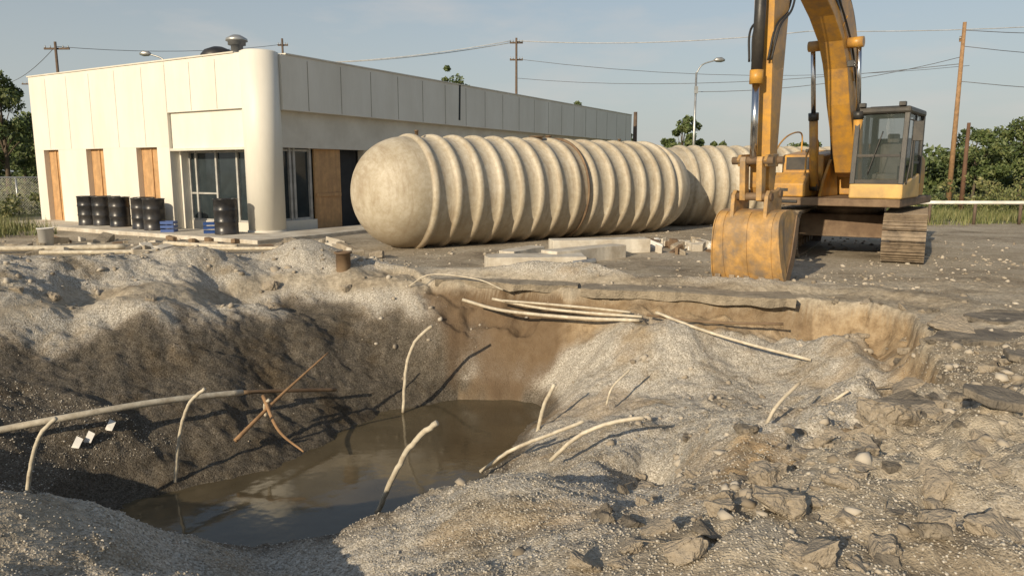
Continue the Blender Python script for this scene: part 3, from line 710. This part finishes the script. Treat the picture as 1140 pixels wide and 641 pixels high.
for k_ in range(6): box('grille',( -1.5,1.052,1.4+k_*.11),(-.7,1.062,1.45+k_*.11),Bk,Ex)
rod('exhaust',(-1.1,-.7,2.15),(-1.1,-.7,2.7),.06,Bk,Ex); box('muffler_cover',(-1.4,-.5,2.2),(-.8,.3,2.36),Yl,Ex,.03)
prism('fuel_tank',[(-.33,1.225),(.7,1.225),(.7,2.1),(-.33,2.2)],-1.3,-.42,Yl,Ex,.04)
prism('tool_box',[(.72,1.225),(1.6,1.225),(1.6,1.5),(1.3,1.72),(.72,1.72)],-1.3,-.5,Yl,Ex,.03)
box('box_latch',(1.602,-1.0,1.34),(1.61,-.85,1.4),Bk,Ex)
box('step',(1.62,-1.2,1.12),(1.8,-.6,1.17),Bk,Ex); box('tank_cap',(-.1,-1.0,2.16),(.1,-.8,2.24),Bk,Ex,.02)
box('black_panel',(.706,-1.2,1.78),(.714,-.55,2.05),Bk,Ex)
for pts in [[(1.5,-1.2,1.7),(1.45,-1.2,2.15),(.75,-1.2,2.5),(-.2,-1.2,2.6),(-.3,-1.2,2.2)],[(1.5,-.55,1.7),(1.45,-.55,2.1),(.8,-.55,2.4),(.7,-.55,2.1)]]:
    tube('handrail',pts,.018,Yl,Ex,8)
tube('mirror_arm',[(1.5,-1.25,1.7),(1.6,-1.3,2.2),(1.6,-1.35,2.5)],.014,Bk,Ex,6); box('mirror',(1.58,-1.45,2.4),(1.62,-1.25,2.72),Bk,Ex,.01)
for s_ in (-1,1): prism('boom_bracket',[(-.1,1.222),(1.2,1.222),(1.0,1.55),(.55,2.0),(.2,2.0)],s_*.33-.03,s_*.33+.03,Yl,Ex,.01)
boom=[(.12,1.75),(.2,2.0),(.98,3.75),(1.3,4.4),(1.75,4.85),(2.4,5.12),(5.1,5.85),(5.35,5.8),(5.4,5.5),(5.2,5.38),(2.95,4.5),(2.3,4.15),(1.85,3.7),(1.5,3.05),(.55,1.72),(.3,1.62)]
prism('boom',boom,-.22,.22,Yl,Ex,.015)
for s_ in (-1,1):
    prism('boom_weld_plate',[(1.35,3.5),(1.8,4.0),(2.35,4.4),(2.1,4.62),(1.5,4.35),(1.15,3.8)],s_*.227-.004,s_*.227+.004,Yl,Ex)
    prism('decal_stripe',[(2.6,4.62),(3.6,5.0),(3.55,5.17),(2.55,4.8)],s_*.226-.002,s_*.226+.002,Bk,Ex)
    rod('boom_pivot',(1.93,s_*.23,4.15),(1.93,s_*.5,4.15),.1,Yl,Ex)
    rod('boom_cylinder',(1.3,s_*.42,1.45),(1.62,s_*.42,2.85),.085,Yl,Ex)
    rod('boom_cylinder_gland',(1.6,s_*.42,2.76),(1.63,s_*.42,2.9),.1,Bk,Ex)
    rod('boom_cylinder_rod',(1.62,s_*.42,2.85),(1.92,s_*.42,4.12),.045,M['steel'],Ex)
    rod('cylinder_foot',(1.25,s_*.34,1.45),(1.25,s_*.5,1.45),.11,Bk,Ex)
for s_ in (-.16,-.08,.08,.16):
    tube('hydraulic_hose',[(.05,s_,2.1),(.35,s_,2.8),(.86,s_,3.85),(1.25,s_,4.52),(1.8,s_,4.98),(2.8,s_,5.3),(4.6,s_,5.8)],.024,M['hose'],Ex,8)
for s_ in (-.26,-.31,.26):
    tube('boom_side_hose',[(.5,s_,1.9),(.75,s_,2.6),(1.3,s_,3.5),(1.9,s_,4.2),(3.2,s_,4.95),(4.9,s_,5.6)],.02,M['hose'],Ex,8)
box('work_lamp',(1.9,.25,3.7),(2.02,.38,3.82),Bk,Ex,.01)
rod('stick_cylinder',(2.5,0,5.4),(4.4,0,6.25),.09,Yl,Ex); rod('stick_cylinder_rod',(4.4,0,6.25),(5.35,0,6.6),.05,M['steel'],Ex)
stick=[(5.2,6.75),(5.55,6.7),(5.85,5.6),(5.86,4.7),(5.8,3.3),(5.66,1.5),(5.55,1.35),(5.42,1.38),(5.38,1.6),(5.28,3.2),(5.12,4.8),(5.02,5.5),(5.05,6.2)]
prism('stick',stick,-.155,.155,Yl,Ex,.012)
for s_ in (-1,1): prism('stick_ear',[(5.6,4.75),(6.0,4.85),(6.05,5.1),(5.75,5.25)],s_*.12-.02,s_*.12+.02,Yl,Ex)
rod('bucket_cylinder',(5.97,0,5.0),(6.02,0,3.15),.085,Bk,Ex); rod('bucket_cylinder_gland',(6.02,0,3.25),(6.02,0,3.05),.1,Yl,Ex)
rod('bucket_cylinder_rod',(6.02,0,3.1),(5.98,0,1.92),.055,M['steel'],Ex)
for s_ in (-1,1):
    prism('idler_link',[(5.48,1.92),(5.52,1.82),(5.98,1.82),(6.06,1.92),(5.98,2.0),(5.52,2.02)],s_*.21-.025,s_*.21+.025,M['yellowd'],Ex,.01)
    prism('power_link',[(5.90,1.97),(6.06,1.97),(6.08,1.9),(6.02,1.3),(5.86,1.28),(5.86,1.4)],s_*.13-.045,s_*.13+.045,M['yellowd'],Ex,.01)
    prism('bucket_ear',[(5.42,1.12),(5.42,1.42),(5.5,1.5),(5.62,1.45),(5.85,1.44),(5.98,1.46),(6.06,1.38),(6.1,1.0)],s_*.26-.03,s_*.26+.03,M['yellowd'],Ex,.01)
for (x_,z_) in [(5.53,1.4),(5.95,1.36),(5.98,1.91),(5.53,1.92)]:
    rod('link_pin',(x_,-.32,z_),(x_,.32,z_),.06,M['rust'],Ex)
for s_ in (-.14,-.1,.1,.14): tube('stick_hose',[(5.05,s_*1.5,5.7),(5.0,s_*1.5,5.0),(5.12,s_*1.4,4.3),(5.75,s_*1.6,3.9),(5.9,s_*1.2,3.4)],.018,M['hose'],Ex,8)
def hwz(z): return .445+.09*(1-min(1,max(0,z/1.15)))
bc=[(5.22,1.08),(5.45,1.15),(5.8,1.15),(6.02,1.10),(6.14,.98),(6.17,.80),(6.14,.5),(6.05,.22),(5.92,.0)]
bo=smoothpath([(p[0],0,p[1]) for p in bc],5)
ctr=Vector((5.6,0,.6)); V=[];F=[]
for p in bo:
    d=(ctr-p).normalized()*.04; hw=hwz(p.z)
    V+= [(p.x,-hw,p.z),(p.x,hw,p.z),(p.x+d.x,hw,p.z+d.z),(p.x+d.x,-hw,p.z+d.z)]
for i in range(len(bo)-1):
    for k_ in range(4):
        k2=(k_+1)%4; F.append((i*4+k_,i*4+k2,(i+1)*4+k2,(i+1)*4+k_))
F.append((3,2,1,0)); n_=(len(bo)-1)*4; F.append((n_,n_+1,n_+2,n_+3))
mesh_obj('bucket_shell',V,F,M['yellowd'],Ex,False)
side=[(p.x,p.z) for p in bo]+[(5.84,.02),(5.5,.35),(5.3,.75),(5.2,1.0)]
def tilted(name,poly,s_,off,th,mat):
    n=len(poly); a=[];b=[]
    for (x_,z_) in poly:
        y_=s_*(hwz(z_)+off); a.append((x_,y_,z_)); b.append((x_,y_+s_*th,z_))
    f=[tuple(range(n)),tuple(range(2*n-1,n-1,-1))]+[(i,i+n,(i+1)%n+n,(i+1)%n) for i in range(n)]
    return mesh_obj(name,a+b,f,mat,Ex)
for s_ in (-1,1):
    tilted('bucket_side',side,s_,.001,.03,M['yellowd'])
    tilted('side_cutter',[(5.9,0),(5.95,.08),(5.62,.45),(5.42,.82),(5.3,1.06),(5.2,1.0),(5.3,.7),(5.5,.32),(5.82,-.02)],s_,.033,.02,M['rust'])
    st=bo[12:]
    tilted('heel_plate',[(p.x+.02,p.z) for p in st]+[(p.x-.16,p.z+.02) for p in reversed(st)],s_,.033,.015,M['yellowd'])
for yv in (-.38,0,.38):
    st=bo[14:]; outer=[(p+(p-ctr).normalized()*.016) for p in st]
    poly=[(p.x,p.z) for p in outer]+[(p.x,p.z) for p in reversed(st)]
    prism('wear_strip',poly,yv-.03,yv+.03,M['yellowd'],Ex)
prism('cutting_edge',[(5.97,.05),(6.0,.0),(5.8,-.05),(5.77,-.02)],-.55,.55,M['rust'],Ex)
for k_ in range(5):
    yv=-.47+k_*.235; prism('tooth',[(6.02,.13),(6.06,.0),(5.78,-.09),(5.75,-.06)],yv-.045,yv+.045,M['track'],Ex,.006)
# cab
y0,y1,x0,x1,z0,z1=.38,1.33,.1,1.78,1.225,2.92
Yc=M['yellowc']
prism('cab_lower',[(x0,z0),(x1,z0),(x1,z0+.28),(x0+1.0,z0+.36),(x0,z0+.5)],y0,y1,Yc,Ex,.03)
box('cab_roof',(x0-.03,y0-.01,z1-.09),(x1-.12,y1+.02,z1+.04),Bk,Ex,.04)
box('cab_roof_hatch',(.6,.55,z1+.042),(1.3,1.15,z1+.075),Bk,Ex,.02)
def post(x_,y_,xt=None,s=.045,m=Bk):
    xt=x_ if xt is None else xt
    prism('cab_pillar',[(x_-s,z0+.28),(x_+s,z0+.28),(xt+s,z1-.05),(xt-s,z1-.05)],y_-s,y_+s,m,Ex,.008)
for yy in (y0+.046,y1-.046):
    post(x1-.046,yy,x1-.2); post(x0+.05,yy,None,.055); post(.85,yy,None,.035)
box('cab_rear_panel',(x0,y0+.07,z0+.5),(x0+.03,y1-.07,z1-.5),Bk,Ex)
box('window_bar',(x1-.12,y0+.095,2.02),(x1-.07,y1-.095,2.07),Bk,Ex)
box('dash_sill',(x1-.10,y0+.095,z0+.282),(x1-.02,y1-.095,z0+.36),Bk,Ex)
for yy in (y0+.046,y1-.046): box('window_rail',(x0+.1,yy-.025,1.9),(.81,yy+.025,1.95),Bk,Ex)
prism('front_glass',[(x1-.03,z0+.3),(x1-.022,z0+.3),(x1-.19,z1-.1),(x1-.198,z1-.1)],y0+.093,y1-.093,M['cabglass'],Ex)
for yy in (y0+.03,y1-.03):
    prism('side_glass_front',[(.89,z0+.4),(x1-.1,z0+.32),(x1-.26,z1-.1),(.89,z1-.1)],yy-.003,yy+.003,M['cabglass'],Ex)
    prism('side_glass_rear',[(x0+.11,z0+.5),(.81,z0+.42),(.81,z1-.1),(x0+.11,z1-.1)],yy-.003,yy+.003,M['cabglass'],Ex)
ms=simple('seat_cloth',(.36,.35,.31),.9)
box('seat_base',(.5,.6,1.55),(1.0,1.1,1.7),ms,Ex,.04); box('seat_back',(.4,.62,1.68),(.52,1.08,2.3),ms,Ex,.05); box('head_rest',(.4,.74,2.32),(.5,.96,2.5),ms,Ex,.03)
for yy in (.56,1.14):
    box('console',(.6,yy-.05,1.55),(1.15,yy+.05,1.85),Bk,Ex,.02); rod('lever',(1.1,yy,1.85),(1.15,yy,2.05),.015,Bk,Ex); rod('lever_knob',(1.15,yy,2.03),(1.16,yy,2.12),.03,Bk,Ex)
tube('grab_rail',[(1.8,1.38,1.5),(1.78,1.42,1.9),(1.72,1.42,2.4)],.016,Bk,Ex,6)
for yy in (.5,1.2): box('roof_lamp',(1.6,yy-.06,z1+.04),(1.7,yy+.06,z1+.12),Bk,Ex,.01)
tube('wiper',[(1.8,.7,1.7),(1.74,.8,2.1),(1.68,.9,2.5)],.01,Bk,Ex,6)
tube('cab_mirror_arm',[(1.7,1.36,2.7),(1.85,1.5,2.65)],.012,Bk,Ex,6); box('cab_mirror',(1.83,1.44,2.3),(1.87,1.62,2.66),Bk,Ex,.01)
# ---------------------------------------------------------------- poles
def pole(x,y,h,mat=M['woodd'],r=.15,arms=((.5,1.2),),az=0,name='utility_pole'):
    e=empty(name,(x,y,-.05),az)
    rod('shaft',(0,0,0),(0,0,h),r,mat,e,r*.65,12)
    for (dz,w) in arms:
        box('crossarm',(-w,r*.7,h-dz-.07),(w,r*.7+.1,h-dz+.07),mat,e)
        for k_ in (-.9,-.5,.5,.9): rod('insulator',(w*k_,r*.7+.05,h-dz+.07),(w*k_,r*.7+.05,h-dz+.25),.05,M['galv'],e,.03,8)
    return e
pole(-35.8,60,11.8,arms=((.5,1.0),))
pole(-57,90,12.5)
pole(-22.5,75,14.6,arms=((.6,.5),))
pole(.4,70,13.8,arms=((.4,.6),(1.9,.6)))
pole(26.5,45,10.4,M['wood'],.16,arms=((1.0,.12),))
pole(18.2,30,3.7,simple('rusty_post',(.13,.07,.04),.8),.1,arms=(),name='post')
pole(7.2,44,5.2,M['woodd'],.16,arms=(),name='post')
def lamp(x,y,h,d):
    e=empty('street_lamp',(x,y,0))
    rod('shaft',(0,0,0),(0,0,h-.7),.09,M['galv'],e,.06,12)
    tube('arm',[(0,0,h-.75),(d*.35,0,h-.25),(d*1.1,0,h)],.04,M['galv'],e,8)
    V,F=ringtube([(d*1.0,0,h),(d*1.15,0,h+.02),(d*1.45,0,h+.03),(d*1.65,0,h)],[.05,.13,.15,.06],12)
    mesh_obj('lamp_head',V,F,M['galv'],e,True)
    if d>0: box('bracket_sign',(-.1,-.09,h-1.9),(.12,-.05,h-1.5),M['galv'],e)
lamp(10.9,45,8.2,1.0); lamp(-18.0,40,7.8,-.9)
wl=empty('power_lines')
def wire(a,b,sag=.6,r=.02,m=None):
    a=Vector(a);b=Vector(b); P=[a.lerp(b,k_/10)-Vector((0,0,sag*4*(k_/10)*(1-k_/10))) for k_ in range(11)]
    V,F=ringtube(P,[r]*11,5); mesh_obj('wire',V,F,m or M['wire'],wl,True)
WL=M['wirel']
for dx in (-.6,.6): wire((-22.5+dx,75,12.2),(.4+dx*.8,70,13.5),.5,.035,WL)
wire((-60,90,12),(-35.8,60,11.4),.5,.025);wire((-35.8,60,11.4),(-22.5,75,14.0),.5,.022)
wire((.4,70,13.5),(24,62,12.9),.5,.04,WL); wire((24,62,12.9),(60,60,14.5),.6,.035,WL); wire((.4,70,11.9),(45,75,12.0),1.2,.022)
wire((26.5,45,9.9),(60,60,13.5),.6,.022); wire((26.5,45,9.0),(60,62,11.4),.6,.02); wire((26.5,45,8.0),(.4,70,10.2),.8,.02)
wire((26.5,45,7.0),(60,55,7.8),.6,.02);wire((11.3,46,6.5),(26.5,45,8.4),.5,.018)
# ---------------------------------------------------------------- vegetation
def leafmesh(name,pts,size,mat,parent=None):
    n=len(pts); u=rng.normal(size=(n,3)); u/=np.linalg.norm(u,axis=1)[:,None]
    w=rng.normal(size=(n,3)); v=np.cross(u,w); v/=np.linalg.norm(v,axis=1)[:,None]
    s=size*rng.uniform(.5,1.3,(n,1))
    V=np.stack([pts-u*s,pts-v*s*.5,pts+u*s,pts+v*s*.5],1).reshape(-1,3)
    F=np.arange(4*n).reshape(n,4)
    me=bpy.data.meshes.new(name); me.vertices.add(4*n); me.vertices.foreach_set('co',V.reshape(-1).astype(np.float32))
    me.loops.add(4*n); me.loops.foreach_set('vertex_index',F.ravel().astype(np.int32)); me.polygons.add(n)
    me.polygons.foreach_set('loop_start',np.arange(0,4*n,4,dtype=np.int32)); me.polygons.foreach_set('loop_total',np.full(n,4,dtype=np.int32))
    me.update(); me.materials.append(mat); return link(bpy.data.objects.new(name,me),parent)
def clumps(centers,rad,per):
    c=np.repeat(centers,per,0); d=rng.normal(size=c.shape); d/=np.linalg.norm(d,axis=1)[:,None]
    r=np.repeat(rad,per)[:,None]*rng.uniform(.25,1,(len(c),1))**.5
    return c+d*r*np.array([1,1,.75])
def tree(x,y,h,w,n=22,per=260,leaf=.13,name='tree'):
    e=empty(name,(x,y,0))
    tube('trunk',[(0,0,-.1),(.1,0,h*.3),(0,.1,h*.6),(.05,0,h*.9)],.05*h*.45,M['bark'],e,8,.02)
    cs=[]
    for i in range(n):
        a_=random.uniform(0,6.28);zz_=random.uniform(.35,1);rr=w/2*math.sin(min(1,(1.08-zz_)/.5)*1.57)*random.uniform(.2,1)
        p=(math.cos(a_)*rr,math.sin(a_)*rr,h*zz_-.2); cs.append(p)
        if i%3==0: tube('limb',[(0,0,h*zz_*.6),(p[0]*.5,p[1]*.5,p[2]*.85),p],.03*h*.2,M['bark'],e,6,.01)
    cs=np.array(cs); leafmesh('crown',clumps(cs,rng.uniform(.08,.18,n)*w,per),leaf,M['leaf'],e)
tree(-6.0,72,11.6,4.2,34,120,.17);tree(-4.3,73,10.6,2.6,12,120,.16);tree(6.3,72,8.3,2.6,14,130,.16);tree(13.6,60,6.3,3.6,26,150,.15);tree(17.5,62,4.8,3,14,150,.15);tree(10.5,66,5.2,2.4,14,120,.15);tree(15.2,61,4.6,2.4,12,120,.15)
tree(-30.5,45,7.4,5.0,34,220,.13);tree(-35,50,6.5,5,26,200,.14);tree(-28.8,47,4.8,3.5,20,200,.13);tree(-38,58,6.5,6,26,200,.15)
tree(31,50,4.6,4.5,26,200,.14);tree(35.5,52,5.4,5,26,200,.14);tree(27.5,55,3.9,4,20,200,.14);tree(38,47,4.2,5,24,200,.14);tree(23.5,60,4.3,4,20,180,.14)
def belt(x0_,x1_,y0_,h0,h1,n,nm='distant_trees'):
    xx=rng.uniform(x0_,x1_,n); yy=y0_+rng.uniform(-4,4,n); top=h0+(h1-h0)*(fbm(xx,yy*0,.12,3,9)*.5+.5)
    zz_=rng.uniform(0,1,n)*top
    leafmesh(nm,clumps(np.stack([xx,yy,zz_],1),rng.uniform(.6,1.4,n),50),.3,M['leaf'])
belt(-90,-30,85,3,7,420);belt(-30,140,110,2.5,5,700);belt(24,80,62,2,4.2,420)
def shrubs(nm,x0_,x1_,y0_,y1_,n,h,leaf,mat,per=70):
    xx=rng.uniform(x0_,x1_,n);yy=rng.uniform(y0_,y1_,n);zz_=rng.uniform(.05,1,n)*h*(.6+.5*fbm(xx,yy,.4,2,6))
    leafmesh(nm,clumps(np.stack([xx,yy,zz_],1),rng.uniform(.2,.5,n),per),leaf,mat)
shrubs('roadside_shrubs',17.5,34,28,36,330,1.7,.07,M['weed']); shrubs('roadside_shrubs',-27,-18.5,24,34,260,1.5,.07,M['weed']); shrubs('roadside_shrubs',12,22,32,40,160,1.3,.07,M['leaf'])
def blades(nm,x,y,h):
    n=len(x); a_=rng.uniform(0,6.28,n); w=.012*np.ones(n); dx=np.cos(a_)*w;dy=np.sin(a_)*w; lx=rng.normal(0,.25,n)*h;ly=rng.normal(0,.25,n)*h
    z=H(x,y)
    V=np.stack([np.stack([x-dx,y-dy,z],1),np.stack([x+dx,y+dy,z],1),np.stack([x+lx,y+ly,z+h],1)],1).reshape(-1,3)
    mesh_obj(nm,V,np.arange(3*n).reshape(n,3),M['weed'])
cx=rng.uniform(-19,-12,300);cy=rng.uniform(16.5,25,300); k=(fbm(cx,cy,.4,2,8)>-.1)&(((cx+6.76)*.508+(cy-19.9)*.862)<-1.7)
cx=cx[k];cy=cy[k]; bx_=np.repeat(cx,40)+rng.normal(0,.18,len(cx)*40);by_=np.repeat(cy,40)+rng.normal(0,.18,len(cx)*40)
blades('weeds',bx_,by_,rng.uniform(.1,.5,len(bx_)))
cx=rng.uniform(11,24,500);cy=rng.uniform(22,30,500);k=(cy>24.5-(fbm(cx,cy,.5,2,9))*1.5); cx=cx[k];cy=cy[k]
bx_=np.repeat(cx,30)+rng.normal(0,.2,len(cx)*30);by_=np.repeat(cy,30)+rng.normal(0,.2,len(cx)*30); blades('weeds',bx_,by_,rng.uniform(.1,.45,len(bx_)))
gr_=empty('guard_rail',(12.5,24.8,0))
rod('top_rail',(0,0,.72),(9,-.6,.72),.06,M['rail'],gr_,seg=12)
for k_ in range(7): rod('rail_post',(k_*1.45,-.097*k_,0),(k_*1.45,-.097*k_,.66),.05,M['woodd'],gr_,seg=10)
fe=empty('chain_link_fence',(-28,30,0))
for k_ in range(6): rod('fence_post',(k_*2,0,0),(k_*2,0,1.5),.035,M['galv'],fe,seg=8)
rod('fence_rail',(0,0,1.5),(10,0,1.5),.03,M['galv'],fe,seg=8)
V=[];F=[]
for i in range(-15,100):
    for s_ in (1,-1):
        a0=i*.1; p0=Vector((a0,0,0)); p1=Vector((a0+s_*1.5,0,1.5))
        if min(p0.x,p1.x)<0 or max(p0.x,p1.x)>10: continue
        n=len(V); w=.004
        V+=[(p0.x-w,0,.02),(p0.x+w,0,.02),(p1.x+w,0,1.5),(p1.x-w,0,1.5)]; F.append((n,n+1,n+2,n+3))
mesh_obj('mesh_wire',V,F,M['galv'],fe)
# ---------------------------------------------------------------- light, sky, camera
el=math.radians(21); ts=Vector((-.54*math.cos(el),-.842*math.cos(el),math.sin(el)))
sd=bpy.data.lights.new('sun','SUN'); sd.energy=4.7; sd.angle=math.radians(.5); sd.color=(1,.84,.62)
so=link(bpy.data.objects.new('sun',sd)); so.rotation_euler=ts.to_track_quat('Z','Y').to_euler(); so.location=(-20,-30,20)
w=bpy.data.worlds.new('World'); scene.world=w; w.use_nodes=True
wn,wll=w.node_tree.nodes,w.node_tree.links; bg=wn['Background']
sky=wn.new('ShaderNodeTexSky'); sky.sky_type='NISHITA'; sky.sun_disc=False; sky.sun_elevation=el; sky.sun_rotation=math.radians(212.7); sky.dust_density=1.0; sky.air_density=1.0; sky.ozone_density=1.2
tc=wn.new('ShaderNodeTexCoord')
sx=wn.new('ShaderNodeSeparateXYZ'); wll.new(tc.outputs['Generated'],sx.inputs[0])
hr=ramp(wn,[(0,(.92,)*3),(.08,(.8,)*3),(.25,(.45,)*3),(.6,(.1,)*3)]); wll.new(sx.outputs[2],hr.inputs[0])
sk=mixc(wn,wll,1.0,sky.outputs[0],(1.45,1.5,1.5),'MULTIPLY')
sk=mixc(wn,wll,hr.outputs[0],sk,(6.9,7.2,7.1))
mp=wn.new('ShaderNodeMapping'); mp.inputs['Scale'].default_value=(1.2,1.2,4); wll.new(tc.outputs['Generated'],mp.inputs[0])
cn=noise(wn,wll,mp.outputs[0],3.4,6,.55); cr=ramp(wn,[(.50,(0,0,0)),(.70,(.5,)*3)]); wll.new(cn.outputs[0],cr.inputs[0])
cc=mixc(wn,wll,cr.outputs[0],sk,(9.0,8.5,8.0))
wll.new(cc,bg.inputs[0]); bg.inputs[1].default_value=.07
cd=bpy.data.cameras.new('camera'); cam=link(bpy.data.objects.new('camera',cd)); cam.location=(0,0,CAMH); cam.rotation_euler=(math.radians(90-9.0),0,0)
cd.sensor_width=36; cd.lens=820/1140*36; cd.clip_end=3000; cd.clip_start=.05
scene.camera=cam
scene.view_settings.view_transform='Standard'; scene.view_settings.look='None'; scene.view_settings.exposure=0
